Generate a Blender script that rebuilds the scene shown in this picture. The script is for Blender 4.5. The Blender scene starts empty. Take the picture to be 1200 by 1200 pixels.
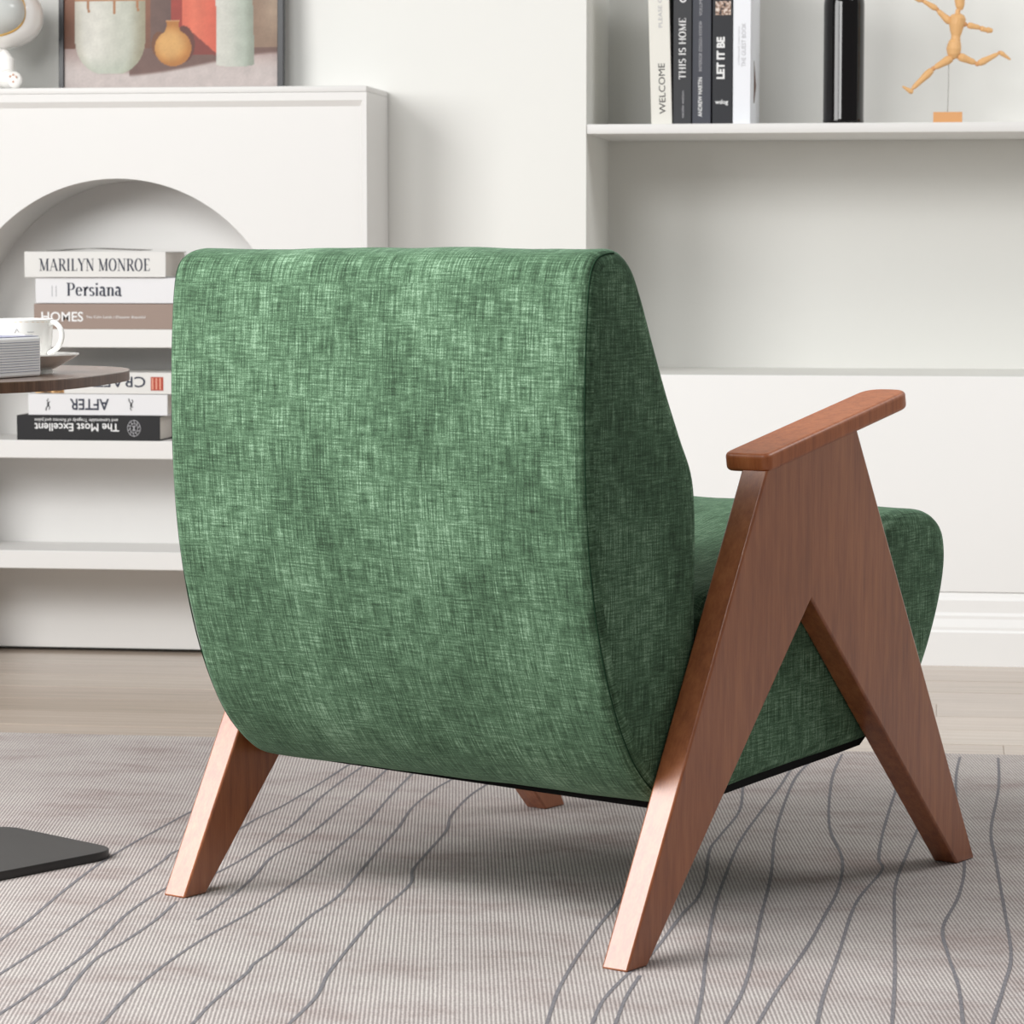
import bpy, bmesh, math, random
from mathutils import Vector, Matrix, noise
random.seed(7)
C = bpy.context.scene
col = C.collection
R = math.radians

# ------------------------------------------------------------------ camera, world, lights, exposure
cam = bpy.data.cameras.new('camera')
cam.lens = 108.596; cam.sensor_width = 36; cam.sensor_fit = 'HORIZONTAL'
cam.clip_start = 0.05; cam.clip_end = 100
camo = bpy.data.objects.new('camera', cam); col.objects.link(camo)
camo.location = (0, 0, 0.8)
camo.rotation_euler = (math.pi / 2 - 0.083797, 0, R(8))
C.camera = camo
cam.dof.use_dof = True; cam.dof.focus_distance = 3.9; cam.dof.aperture_fstop = 18.0

w = bpy.data.worlds.new('world'); C.world = w; w.use_nodes = True
bg = w.node_tree.nodes['Background']
bg.inputs[0].default_value = (0.98, 0.99, 1.0, 1)
bg.inputs[1].default_value = 0.24

def area(name, loc, target, sx, sy, power, color):
    l = bpy.data.lights.new(name, 'AREA'); l.shape = 'RECTANGLE'; l.size = sx; l.size_y = sy
    l.energy = power; l.color = color
    o = bpy.data.objects.new(name, l); col.objects.link(o); o.location = loc
    o.rotation_euler = (Vector(target) - Vector(loc)).to_track_quat('-Z', 'Y').to_euler()
    return o
area('window_light_left', (-3.0, 2.70, 1.9), (-0.5, 3.7, 0.45), 2.0, 1.8, 128, (1.0, 0.992, 0.98))
area('wall_wash_fill', (-1.4, 2.4, 2.1), (0.5, 6.1, 0.7), 1.0, 0.8, 36, (1.0, 0.998, 0.985))  # added out-of-frame fill that brightens the back wall, cabinet and recess
area('overhead_fill_right', (1.5, 4.7, 2.5), (1.2, 5.3, 0), 1.1, 1.1, 34, (1.0, 0.995, 0.985))  # added overhead fill, not a room fixture; lifts floor and baseboard at right

C.view_settings.view_transform = 'Standard'
C.view_settings.look = 'None'
C.view_settings.gamma = 1.0
C.view_settings.use_curve_mapping = False
C.view_settings.exposure = 0.0

# ------------------------------------------------------------------ helpers
def s2l(c):
    return tuple(((v / 255) / 12.92 if v / 255 <= 0.04045 else ((v / 255 + 0.055) / 1.055) ** 2.4) for v in c)

def mat(name, rgb, rough=0.5, spec=0.5, metal=0.0, coat=0.0, sheen=0.0):
    m = bpy.data.materials.new(name); m.use_nodes = True
    b = m.node_tree.nodes['Principled BSDF']
    b.inputs['Base Color'].default_value = (*s2l(rgb), 1)
    b.inputs['Roughness'].default_value = rough
    b.inputs['Specular IOR Level'].default_value = spec
    b.inputs['Metallic'].default_value = metal
    b.inputs['Coat Weight'].default_value = coat
    b.inputs['Sheen Weight'].default_value = sheen
    return m

class NT:
    def __init__(s, m):
        s.m = m; s.t = m.node_tree; s.b = s.t.nodes['Principled BSDF']
    def n(s, kind, **kw):
        nd = s.t.nodes.new(kind)
        for k, v in kw.items():
            if k.startswith('i_'):
                key = k[2:].replace('_', ' ')
                nd.inputs[int(key) if key.isdigit() else key].default_value = v
            else: setattr(nd, k, v)
        return nd
    def l(s, a, b): s.t.links.new(a, b)
    def coord(s, which='Object', scale=(1, 1, 1), rot=(0, 0, 0)):
        tc = s.n('ShaderNodeTexCoord'); mp = s.n('ShaderNodeMapping')
        mp.inputs['Scale'].default_value = scale; mp.inputs['Rotation'].default_value = rot
        s.l(tc.outputs[which], mp.inputs[0]); return mp.outputs[0]
    def noise(s, vec, scale, detail=4, rough=0.55):
        nd = s.n('ShaderNodeTexNoise'); nd.inputs['Scale'].default_value = scale
        nd.inputs['Detail'].default_value = detail; nd.inputs['Roughness'].default_value = rough
        s.l(vec, nd.inputs['Vector']); return nd.outputs['Fac']
    def ramp(s, fac, stops):
        nd = s.n('ShaderNodeValToRGB'); e = nd.color_ramp.elements
        while len(e) < len(stops): e.new(0.5)
        for el, (p, c) in zip(e, stops):
            el.position = p; el.color = (*s2l(c), 1) if isinstance(c, tuple) else (c, c, c, 1)
        s.l(fac, nd.inputs[0]); return nd.outputs[0]
    def math(s, op, a, b):
        nd = s.n('ShaderNodeMath', operation=op)
        for i, x in enumerate((a, b)):
            if isinstance(x, (int, float)): nd.inputs[i].default_value = x
            else: s.l(x, nd.inputs[i])
        return nd.outputs[0]
    def mix(s, fac, a, b, mode='MIX'):
        nd = s.n('ShaderNodeMix', data_type='RGBA', blend_type=mode)
        for i, x in ((0, fac), (6, a), (7, b)):
            if isinstance(x, (int, float)): nd.inputs[i].default_value = x
            elif isinstance(x, tuple): nd.inputs[i].default_value = (*s2l(x), 1)
            else: s.l(x, nd.inputs[i])
        return nd.outputs[2]
    def base(s, c): s.l(c, s.b.inputs['Base Color'])
    def bump(s, h, strength=0.3, dist=0.001):
        nd = s.n('ShaderNodeBump'); nd.inputs['Strength'].default_value = strength
        nd.inputs['Distance'].default_value = dist
        s.l(h, nd.inputs['Height']); s.l(nd.outputs[0], s.b.inputs['Normal'])

def link(name, me, m=None, parent=None):
    o = bpy.data.objects.new(name, me); col.objects.link(o)
    if m is not None: me.materials.append(m)
    if parent is not None: o.parent = parent
    return o

def tag(o, label=None, cat=None, group=None, kind=None):
    if label: o['label'] = label
    if cat: o['category'] = cat
    if group: o['group'] = group
    if kind: o['kind'] = kind
    return o

def thing(name, label, cat, loc=(0, 0, 0), rz=0, group=None):
    o = bpy.data.objects.new(name, None); col.objects.link(o); o.empty_display_size = 0.05
    o.location = loc; o.rotation_euler = (0, 0, rz)
    return tag(o, label, cat, group)

def mesh_of(name, verts, faces, smooth=False):
    me = bpy.data.meshes.new(name); me.from_pydata([tuple(v) for v in verts], [], faces); me.update()
    if smooth: me.polygons.foreach_set('use_smooth', [True] * len(me.polygons))
    return me

def bm_mesh(name, bm, smooth=False, angle=None):
    bmesh.ops.recalc_face_normals(bm, faces=bm.faces)
    me = bpy.data.meshes.new(name)
    if smooth:
        big = max(f.calc_area() for f in bm.faces)
        for f in bm.faces: f.smooth = not (angle and len(bm.faces) < 400 and f.calc_area() > big * .06)
        if angle:
            for e in bm.edges:
                if len(e.link_faces) == 2 and e.calc_face_angle(0) > angle: e.smooth = False
    bm.to_mesh(me); bm.free(); return me

def box_bm(bm, x0, x1, y0, y1, z0, z1, bev=0.0, seg=2):
    r = bmesh.ops.create_cube(bm, size=1.0)
    vs = r['verts']
    for v in vs:
        v.co = Vector(((x0 + x1) / 2 + v.co.x * (x1 - x0), (y0 + y1) / 2 + v.co.y * (y1 - y0), (z0 + z1) / 2 + v.co.z * (z1 - z0)))
    if bev > 0:
        es = set(e for v in vs for e in v.link_edges)
        bmesh.ops.bevel(bm, geom=list(es), offset=bev, segments=seg, affect='EDGES', profile=0.5)
    return bm

def box(name, m, x0, x1, y0, y1, z0, z1, bev=0.0, parent=None, seg=2):
    bm = bmesh.new(); box_bm(bm, x0, x1, y0, y1, z0, z1, bev, seg)
    return link(name, bm_mesh(name, bm, bev > 0, R(40) if bev > 0 else None), m, parent)

def prism_bm(bm, pts, f0, f1):
    """extrude a polygon; f0/f1 map a 2-D point to the two end caps"""
    a = [bm.verts.new(f0(*p)) for p in pts]; b = [bm.verts.new(f1(*p)) for p in pts]
    n = len(pts)
    bm.faces.new(a); bm.faces.new(list(reversed(b)))
    for i in range(n): bm.faces.new((a[i], b[i], b[(i + 1) % n], a[(i + 1) % n]))

def prism(name, m, pts, f0, f1, bev=0.0, parent=None, seg=3, smooth=True, skip=None):
    bm = bmesh.new(); prism_bm(bm, pts, f0, f1)
    bmesh.ops.recalc_face_normals(bm, faces=bm.faces)
    if bev > 0:
        es = [e for e in bm.edges if len(e.link_faces) == 2 and e.calc_face_angle(0) > R(25) and not (skip and skip(e))]
        bmesh.ops.bevel(bm, geom=es, offset=bev, segments=seg, affect='EDGES', profile=0.5)
    return link(name, bm_mesh(name, bm, smooth, R(45)), m, parent)

def lathe(name, m, prof, parent=None, seg=48, loc=(0, 0, 0), closed=False):
    vs, fs = [], []
    n = len(prof)
    for k in range(seg):
        a = 2 * math.pi * k / seg
        for r, z in prof: vs.append((loc[0] + r * math.cos(a), loc[1] + r * math.sin(a), loc[2] + z))
    for k in range(seg):
        for i in range(n if closed else n - 1):
            j = (i + 1) % n
            a, b = k * n + i, k * n + j; c, d = ((k + 1) % seg) * n + j, ((k + 1) % seg) * n + i
            fs.append((a, d, c, b))
    me = mesh_of(name, vs, fs, True)
    bm = bmesh.new(); bm.from_mesh(me); bmesh.ops.remove_doubles(bm, verts=bm.verts, dist=1e-6)
    bpy.data.meshes.remove(me)
    return link(name, bm_mesh(name, bm, True, R(50)), m, parent)

def tube_bm(bm, pts, rads, seg=12):
    pts = [Vector(p) for p in pts]
    if isinstance(rads, (int, float)): rads = [rads] * len(pts)
    rings = []; up = None
    for i, p in enumerate(pts):
        d = (pts[min(i + 1, len(pts) - 1)] - pts[max(i - 1, 0)]).normalized()
        if up is None:
            up = d.orthogonal().normalized()
        up = (up - d * up.dot(d)).normalized(); s = d.cross(up)
        rings.append([bm.verts.new(p + (up * math.cos(2 * math.pi * k / seg) + s * math.sin(2 * math.pi * k / seg)) * rads[i]) for k in range(seg)])
    for a, b in zip(rings, rings[1:]):
        for k in range(seg): bm.faces.new((a[k], a[(k + 1) % seg], b[(k + 1) % seg], b[k]))
    bm.faces.new(list(reversed(rings[0]))); bm.faces.new(rings[-1])

def tube(name, m, pts, rads, parent=None, seg=12):
    bm = bmesh.new(); tube_bm(bm, pts, rads, seg)
    return link(name, bm_mesh(name, bm, True, R(60)), m, parent)

def spline(pts, n, closed=False):
    out = []; N = len(pts); segs = N if closed else N - 1
    for i in range(segs):
        g = lambda k: pts[k % N] if closed else pts[max(0, min(N - 1, k))]
        p0, p1, p2, p3 = g(i - 1), g(i), g(i + 1), g(i + 2)
        for j in range(n):
            t = j / n
            out.append(tuple(0.5 * ((2 * p1[k]) + (-p0[k] + p2[k]) * t + (2 * p0[k] - 5 * p1[k] + 4 * p2[k] - p3[k]) * t * t
                                    + (-p0[k] + 3 * p1[k] - 3 * p2[k] + p3[k]) * t ** 3) for k in range(len(p1))))
    if not closed: out.append(tuple(pts[-1]))
    return out

def rounded_poly(pts, r, n=8):
    out = []; N = len(pts)
    for i in range(N):
        p = Vector(pts[i]); a = Vector(pts[i - 1]) - p; b = Vector(pts[(i + 1) % N]) - p
        rr = r[i] if isinstance(r, (list, tuple)) else r
        ang = a.angle(b); d = min(rr / math.tan(ang / 2), a.length * .49, b.length * .49)
        A = p + a.normalized() * d; B = p + b.normalized() * d
        for k in range(n + 1):
            t = k / n; out.append(tuple(A * (1 - t) ** 2 + p * 2 * t * (1 - t) + B * t * t))
    return out

# ---- lettering: the built-in sans font, and a small stroke-built serif alphabet
def text_mesh(body, size, bold=0.0, sx=1.0):
    """returns (verts, faces, width); baseline at y=0, starting at x=0"""
    cu = bpy.data.curves.new('t', 'FONT'); cu.body = body; cu.size = size; cu.offset = bold
    cu.resolution_u = 3; cu.fill_mode = 'FRONT'
    o = bpy.data.objects.new('t', cu); col.objects.link(o)
    dg = bpy.context.evaluated_depsgraph_get(); dg.update()
    me = bpy.data.meshes.new_from_object(o.evaluated_get(dg))
    vs = [(v.co.x * sx, v.co.y) for v in me.vertices]; fs = [tuple(p.vertices) for p in me.polygons]
    bpy.data.objects.remove(o); bpy.data.curves.remove(cu); bpy.data.meshes.remove(me)
    x0 = min(v[0] for v in vs); x1 = max(v[0] for v in vs)
    return [(x - x0, y) for x, y in vs], fs, x1 - x0

def arc(cx, cy, rx, ry, a0, a1, n=14):
    return [(cx + rx * math.cos(R(a0 + (a1 - a0) * i / n)), cy + ry * math.sin(R(a0 + (a1 - a0) * i / n))) for i in range(n + 1)]
L_ = lambda *p: [(p[i], p[i + 1]) for i in range(0, len(p), 2)]
SERIF = {
 'I': (.42, [(L_(.2, 0, .2, 1), 'T')], [(.2, 0), (.2, 1)]),
 'M': (1.0, [(L_(.16, 0, .16, 1), 't'), (L_(.16, 1, .48, .04), 'T'), (L_(.48, .04, .8, 1), 't'), (L_(.8, 0, .8, 1), 'T')], [(.16, 0), (.8, 0), (.1, 1), (.86, 1)]),
 'A': (.84, [(L_(.1, 0, .4, 1), 't'), (L_(.4, 1, .72, 0), 'T'), (L_(.2, .34, .6, .34), 't')], [(.1, 0), (.72, 0)]),
 'R': (.8, [(L_(.2, 0, .2, 1), 'T'), (L_(.2, .97, .4, .97) + arc(.4, .74, .2, .23, 88, -90) + L_(.2, .51), None), (L_(.4, .5, .7, 0), 'T')], [(.18, 0), (.14, 1), (.72, 0)]),
 'L': (.68, [(L_(.2, 0, .2, 1), 'T'), (L_(.2, .03, .6, .03), 't'), (L_(.6, 0, .6, .22), 't')], [(.16, 0), (.2, 1)]),
 'Y': (.76, [(L_(.1, 1, .38, .48), 'T'), (L_(.66, 1, .38, .48), 't'), (L_(.38, 0, .38, .5), 'T')], [(.38, 0), (.1, 1), (.66, 1)]),
 'N': (.86, [(L_(.16, 0, .16, 1), 't'), (L_(.16, 1, .7, .02), 'T'), (L_(.7, 0, .7, 1), 't')], [(.16, 0), (.7, 1), (.1, 1)]),
 'O': (.84, [(arc(.4, .5, .31, .5, 0, 360, 30), None)], []),
 'E': (.72, [(L_(.2, 0, .2, 1), 'T'), (L_(.2, .03, .6, .03), 't'), (L_(.6, 0, .6, .22), 't'), (L_(.2, .97, .58, .97), 't'), (L_(.58, .8, .58, 1), 't'), (L_(.2, .51, .48, .51), 't')], [(.16, 0), (.16, 1)]),
 'T': (.76, [(L_(.38, 0, .38, 1), 'T'), (L_(.08, .97, .68, .97), 't'), (L_(.08, .78, .08, 1), 't'), (L_(.68, .78, .68, 1), 't')], [(.38, 0)]),
 'H': (.88, [(L_(.18, 0, .18, 1), 'T'), (L_(.7, 0, .7, 1), 'T'), (L_(.18, .52, .7, .52), 't')], [(.18, 0), (.7, 0), (.18, 1), (.7, 1)]),
 'S': (.62, [(arc(.29, .73, .19, .25, 30, 250) + arc(.29, .26, .21, .25, 80, -150), None)], []),
 'P': (.74, [(L_(.2, 0, .2, 1), 'T'), (L_(.2, .97, .4, .97) + arc(.4, .72, .22, .25, 88, -90) + L_(.2, .47), None)], [(.18, 0), (.14, 1)]),
 'e': (.58, [(L_(.1, .37, .48, .37) + arc(.28, .34, .2, .32, 8, 320), None)], []),
 'r': (.48, [(L_(.18, 0, .18, .66), 'T'), (L_(.18, .4, .26, .6, .36, .66, .43, .58), 'T')], [(.18, 0), (.12, .66)]),
 's': (.48, [(arc(.23, .49, .13, .16, 20, 250) + arc(.23, .17, .15, .16, 80, -150), None)], []),
 'i': (.34, [(L_(.16, 0, .16, .66), 'T'), (L_(.16, .84, .16, .98), 'T')], [(.16, 0), (.12, .66)]),
 'a': (.58, [(arc(.24, .5, .15, .15, 150, 0) + L_(.39, .1, .46, 0, .52, .06), 'T'), (arc(.24, .19, .15, .18, 60, 330), None)], []),
 'n': (.66, [(L_(.16, 0, .16, .66), 'T'), (L_(.16, .45) + arc(.34, .47, .15, .18, 150, 0) + L_(.49, 0), None)], [(.16, 0), (.49, 0), (.11, .66)]),
 ' ': (.36, [], []),
}
def serif_mesh(body, size, thick=.15, thin=.05, sx=1.0, ser=.12):
    vs, fs = [], []; x = 0.0
    def strip(pts, ws):
        base = len(vs)
        for i, p in enumerate(pts):
            a = Vector(pts[max(i - 1, 0)]); b = Vector(pts[min(i + 1, len(pts) - 1)])
            d = (b - a).normalized(); nn = Vector((-d.y, d.x)) * ws[i] / 2
            vs.append((p[0] + nn.x, p[1] + nn.y)); vs.append((p[0] - nn.x, p[1] - nn.y))
        for i in range(len(pts) - 1):
            k = base + 2 * i; fs.append((k, k + 1, k + 3, k + 2))
    for ch in body:
        adv, strokes, sers = SERIF[ch]
        for pts, mode in strokes:
            q = [(x + a, b) for a, b in pts]; ws = []
            for i in range(len(q)):
                a = Vector(q[max(i - 1, 0)]); b = Vector(q[min(i + 1, len(q) - 1)]); d = (b - a).normalized()
                ws.append(thick if mode == 'T' else thin if mode == 't' else thin + (thick - thin) * abs(d.y) ** 1.5)
            strip(q, ws)
        for sxx, sy in sers:
            strip([(x + sxx - ser, sy + (.02 if sy < .5 else -.02)), (x + sxx + ser, sy + (.02 if sy < .5 else -.02))], [thin, thin])
        x += adv
    return [(a * size * sx, b * size) for a, b in vs], fs, x * size * sx

def put_text(name, data, m, f, parent=None, depth=0.0):
    """place 2-D lettering with f(x, y) -> 3-D point"""
    vs, fs, _ = data
    return link(name, mesh_of(name, [f(x, y) for x, y in vs], fs), m, parent)

# ------------------------------------------------------------------ materials
def m_wall(name, rgb, rough=.6):
    m = mat(name, rgb, rough, .3); t = NT(m)
    v = t.coord('Object'); t.bump(t.noise(v, 180, 3), .05, .0006)
    return m
M_wall = m_wall('wall_paint', (231, 231, 227))
M_cab = m_wall('white_cabinet_paint', (224, 223, 221), .45)
M_trim = m_wall('white_trim_paint', (243, 243, 242), .4)
M_white = mat('white_ceramic', (247, 246, 243), .15, .5, coat=.3)
M_gold = mat('gold_trim', (214, 170, 92), .35, .5, .6)
M_visor = mat('grey_visor', (205, 208, 205), .2, .5)
M_black = mat('black_metal', (38, 38, 39), .42, .5)
M_blackcloth = mat('black_dust_cover', (12, 12, 12), .9, .2)
M_frame = mat('black_picture_frame', (30, 32, 36), .35, .5)
M_page = mat('book_pages', (222, 216, 208), .8, .2)
t = NT(M_page); t.bump(t.noise(t.coord('Object', (3, 3, 900)), 1, 2), .3, .0006)
M_pagev = mat('book_pages_upright', (205, 198, 190), .8, .2)
M_ink = mat('dark_blue_grey_ink', (58, 62, 76), .6, .3)
M_inkb = mat('black_ink', (28, 28, 32), .6, .3)
M_inkw = mat('white_ink', (232, 232, 232), .6, .3)
M_inkg = mat('pale_grey_ink', (176, 176, 180), .6, .3)
M_red = mat('red_label', (172, 70, 52), .6, .3)

def fabric():
    m = mat('green_chenille', (88, 140, 104), .85, .15, sheen=.30)
    b = m.node_tree.nodes['Principled BSDF']
    b.inputs['Sheen Roughness'].default_value = .35
    b.inputs['Sheen Tint'].default_value = (*s2l((190, 235, 205)), 1)
    t = NT(m)
    h = t.noise(t.coord('UV', (30, 480, 1)), 1, 4, .7)
    v = t.noise(t.coord('UV', (480, 22, 1)), 1, 4, .7)
    fine = t.noise(t.coord('UV', (520, 520, 1)), 1, 2, .6)
    blot = t.noise(t.coord('UV', (9, 6, 1)), 1, 5, .6)
    blot2 = t.noise(t.coord('UV', (60, 60, 1)), 1, 3, .6)
    s = t.math('ADD', t.math('MULTIPLY', h, .40), t.math('MULTIPLY', v, .48))
    s = t.math('ADD', s, t.math('MULTIPLY', fine, .20))
    s = t.math('ADD', s, t.math('MULTIPLY', t.math('SUBTRACT', blot, .5), .24))
    s = t.math('ADD', s, t.math('MULTIPLY', t.math('SUBTRACT', blot2, .5), .12))
    c = t.ramp(s, [(.39, (38, 53, 39)), (.50, (63, 88, 66)), (.58, (90, 120, 93)), (.70, (152, 182, 155))])
    t.base(c)
    t.bump(s, .35, .0022)
    return m
M_fab = fabric()
M_seam = mat('dark_green_seam', (30, 56, 38), .9, .1)

def wood(name, rgb_d, rgb_m, rgb_l, axis_rot, rough=.36, coat=.78):
    m = mat(name, rgb_m, rough, .5, coat=coat); t = NT(m)
    m.node_tree.nodes['Principled BSDF'].inputs['Coat Roughness'].default_value = .24
    v = t.coord('Object', (60, 60, 5), axis_rot)
    g = t.noise(v, 1.6, 6, .6)
    pore = t.noise(t.coord('Object', (420, 420, 22), axis_rot), 1, 3, .5)
    big = t.noise(t.coord('Object', (7, 7, 3), axis_rot), 1, 3)
    s = t.math('ADD', t.math('MULTIPLY', g, .5), t.math('ADD', t.math('MULTIPLY', pore, .22), t.math('MULTIPLY', big, .28)))
    t.base(t.ramp(s, [(.36, rgb_d), (.5, rgb_m), (.64, rgb_l)]))
    t.bump(pore, .08, .0004)
    return m
WD = ((124, 66, 36), (152, 86, 48), (170, 102, 60))
M_wback = wood('walnut_wood_back_leg', *WD, (0, 0, 0))
M_wfront = wood('walnut_wood_front_leg', *WD, (0, 0, 0))
M_warm = wood('walnut_wood_armrest', (146, 78, 42), (170, 96, 54), (184, 110, 66), (R(82), 0, 0), .45, .15)
M_walnut = wood('dark_walnut_tabletop', (88, 66, 54), (116, 90, 76), (136, 110, 94), (R(90), 0, 0), .32)
M_walnut_edge = wood('dark_walnut_edge_band', (62, 40, 30), (92, 62, 48), (120, 86, 68), (R(90), 0, 0), .5, 0)
M_manikin = mat('pale_maple', (226, 178, 122), .5, .4)
M_manikin_dark = mat('maple_base', (214, 158, 106), .5, .4)

def plank_mat(i, rgb):
    m = mat('taupe_plank_%d' % i, rgb, .22, .5); t = NT(m)
    v = t.coord('Object', (2.2, 46, 1)); g = t.noise(v, 1.4, 5, .6)
    big = t.noise(t.coord('Object', (1.5, 8, 1)), 1, 3)
    s = t.math('ADD', t.math('MULTIPLY', g, .6), t.math('MULTIPLY', big, .4))
    k = lambda f: tuple(min(255, q * f) for q in rgb)
    t.base(t.ramp(s, [(.35, k(.93)), (.5, k(1)), (.65, k(1.06))]))
    t.bump(g, .06, .0005)
    return m
M_planks = [plank_mat(i, c) for i, c in enumerate([(178, 163, 149), (183, 168, 154), (174, 159, 144), (187, 173, 159)])]
M_slab = mat('subfloor', (150, 136, 122), .6, .3)

def rug_mat():
    m = mat('woven_rug', (205, 198, 193), .95, .1); t = NT(m)
    v = t.coord('Object')
    wv = t.n('ShaderNodeTexWave', wave_type='BANDS', bands_direction='X', wave_profile='SIN')
    wv.inputs['Scale'].default_value = 66; wv.inputs['Distortion'].default_value = 1.3
    wv.inputs['Detail'].default_value = 2; wv.inputs['Detail Scale'].default_value = 3
    t.l(t.coord('Object', (1, 1, 1), (0, 0, R(-9))), wv.inputs['Vector'])
    w2 = t.n('ShaderNodeTexWave', wave_type='BANDS', bands_direction='Y', wave_profile='SIN')
    w2.inputs['Scale'].default_value = 44; w2.inputs['Distortion'].default_value = 2.5
    w2.inputs['Detail'].default_value = 2; w2.inputs['Detail Scale'].default_value = 4
    t.l(t.coord('Object', (1, 1, 1), (0, 0, R(-9))), w2.inputs['Vector'])
    wave = t.math('MULTIPLY', wv.outputs['Fac'], t.math('ADD', t.math('MULTIPLY', w2.outputs['Fac'], .5), .5))
    speck = t.noise(v, 260, 3, .65)
    blot = t.noise(t.coord('Object', (5.5, 9, 1)), 1, 6, .66)
    fine = t.math('ADD', t.math('MULTIPLY', wave, .62), t.math('MULTIPLY', speck, .60))
    c1 = t.ramp(fine, [(.26, (148, 141, 140)), (.5, (178, 172, 170)), (.82, (210, 205, 202))])
    c2 = t.ramp(blot, [(.34, (226, 217, 215)), (.50, (248, 245, 244)), (.62, (255, 254, 252))])
    t.base(t.mix(1.0, c1, c2, 'MULTIPLY'))
    t.bump(fine, .5, .002)
    return m
M_rug = rug_mat()
M_rugline = mat('grey_rug_yarn', (148, 146, 149), .95, .1)
t = NT(M_rugline); sp = t.noise(t.coord('Object'), 260, 3, .7)
t.base(t.ramp(sp, [(.35, (108, 107, 112)), (.65, (138, 135, 138))])); t.bump(sp, .5, .001)

# ------------------------------------------------------------------ room shell
FZ = -0.006                     # floor level; the top of the rug is z = 0
WY = 6.08                       # face of the back wall
fl = box('floor', M_slab, -6.0, 7.5, -4.0, 6.6, FZ - .10, FZ - .0035)
tag(fl, kind='structure')
pl_meshes = {}
rows = 0
PW = .152
y = 6.6; row = 0
rng = random.Random(3)
while y > 2.0:
    x = -3.3 + (row * .47) % 1.3 - 1.3
    while x < 2.6:
        k = rng.randrange(4)
        if k not in pl_meshes:
            bm = bmesh.new(); box_bm(bm, 0, 1.2996, -PW + .0016, 0, -.0035, 0, .0008, 1)
            me = bm_mesh('plank', bm); me.materials.append(M_planks[k]); pl_meshes[k] = me
        o = bpy.data.objects.new('plank', pl_meshes[k]); col.objects.link(o)
        o.location = (x, y, FZ + rng.uniform(0, .0006)); o.parent = fl
        x += 1.3
    y -= PW; row += 1

RX = -.707                      # left side of the wall recess
wb = bpy.data.objects.new('wall_back', None)
bm = bmesh.new()
box_bm(bm, -4.2, RX, WY, WY + .62, FZ - .0036, 2.7)
box_bm(bm, RX, 1.30, WY, WY + .62, FZ - .014, .560)
box_bm(bm, RX, 1.30, WY + .404, WY + .62, .560, 2.25)
box_bm(bm, RX, 1.30, WY, WY + .62, 2.25, 2.7)
box_bm(bm, 1.30, 7.2, WY, WY + .62, FZ - .0036, 2.7)
wb = tag(link('wall_back', bm_mesh('wall_back', bm), M_wall), kind='structure')

# baseboard: a moulded profile run along the wall
bp = [(0, 0), (-.020, 0), (-.020, .066), (-.017, .070), (-.017, .076), (-.012, .092), (-.012, .098), (-.009, .104), (-.009, .128), (-.006, .134), (-.003, .143), (0, .143)]
prism('baseboard_back', M_trim, bp, lambda a, z: Vector((-1.09, WY + a - .0005, z + FZ)), lambda a, z: Vector((7.2, WY + a - .0005, z + FZ)), smooth=False)
tag(bpy.data.objects['baseboard_back'], kind='structure')
# lighter panel face of the wall under the recess
pan = box('trim_1', M_trim, RX + .001, 1.30, WY - .006, WY - .0004, .138, .5598, .001)
tag(pan, kind='structure')

sh = box('wall_shelf', M_cab, RX + .001, 1.299, WY + .001, WY + .402, 1.0325, 1.0515, .0012)
tag(sh, 'long white wall shelf in the recess holding upright books, a bottle and a wooden figure', 'shelf')

# ------------------------------------------------------------------ arched cabinet
CY = 5.85
cab = thing('arched_cabinet', 'white arched cabinet like a mantelpiece with open shelves, left of the armchair', 'cabinet', (-1.60, CY, FZ))
def cl(x, y, z): return Vector((x + 1.60, y - CY, z - FZ))
XL, XR, ZT = -2.093, -1.103, 1.118
ax, ar, az = -1.598, .335, .608
# body: front slab with an arched tunnel
opening = [(ax - ar, FZ)] + [(ax + ar * math.cos(R(180 - 180 * i / 48)), az + ar * math.sin(R(180 - 180 * i / 48))) for i in range(49)] + [(ax + ar, FZ)]
def outer(p):
    if p[1] <= az + 1e-6: return (XL, p[1]) if p[0] < ax else (XR, p[1])
    dx, dz = p[0] - ax, p[1] - az
    s = min((XR - ax) / abs(dx) if abs(dx) > 1e-6 else 9e9, (ZT - .012 - az) / dz)
    return (ax + dx * s, az + dz * s)
outs = [outer(p) for p in opening]
# make sure the two top corners are hit
def nearest(cx):
    k = min(range(len(outs)), key=lambda i: abs(outs[i][0] - cx) + abs(outs[i][1] - (ZT - .012))); outs[k] = (cx, ZT - .012)
nearest(XL); nearest(XR)
bm = bmesh.new(); n = len(opening)
fi = [bm.verts.new(cl(p[0], CY + .008, p[1])) for p in opening]; fo = [bm.verts.new(cl(p[0], CY + .008, p[1])) for p in outs]
bi = [bm.verts.new(cl(p[0], WY - .002, p[1])) for p in opening]; bo = [bm.verts.new(cl(p[0], WY - .002, p[1])) for p in outs]
for i in range(n - 1):
    bm.faces.new((fi[i], fi[i + 1], fo[i + 1], fo[i])); bm.faces.new((bi[i], bo[i], bo[i + 1], bi[i + 1]))
    bm.faces.new((fi[i], bi[i], bi[i + 1], fi[i + 1])); bm.faces.new((fo[i], fo[i + 1], bo[i + 1], bo[i]))
bm.faces.new((fi[0], fo[0], bo[0], bi[0])); bm.faces.new((fi[-1], bi[-1], bo[-1], fo[-1]))
link('body', bm_mesh('body', bm, True, R(35)), M_cab, cab)
# raised rim mouldings round the front
def rim(name, pts3, up, prof):
    pass
bm = bmesh.new()
box_bm(bm, XL + 1.6, XR + 1.6, -.000, WY - .002 - CY, ZT - .012 - FZ, ZT - FZ, .002)
link('top', bm_mesh('top', bm, True, R(40)), M_cab, cab)
bm = bmesh.new()
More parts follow.
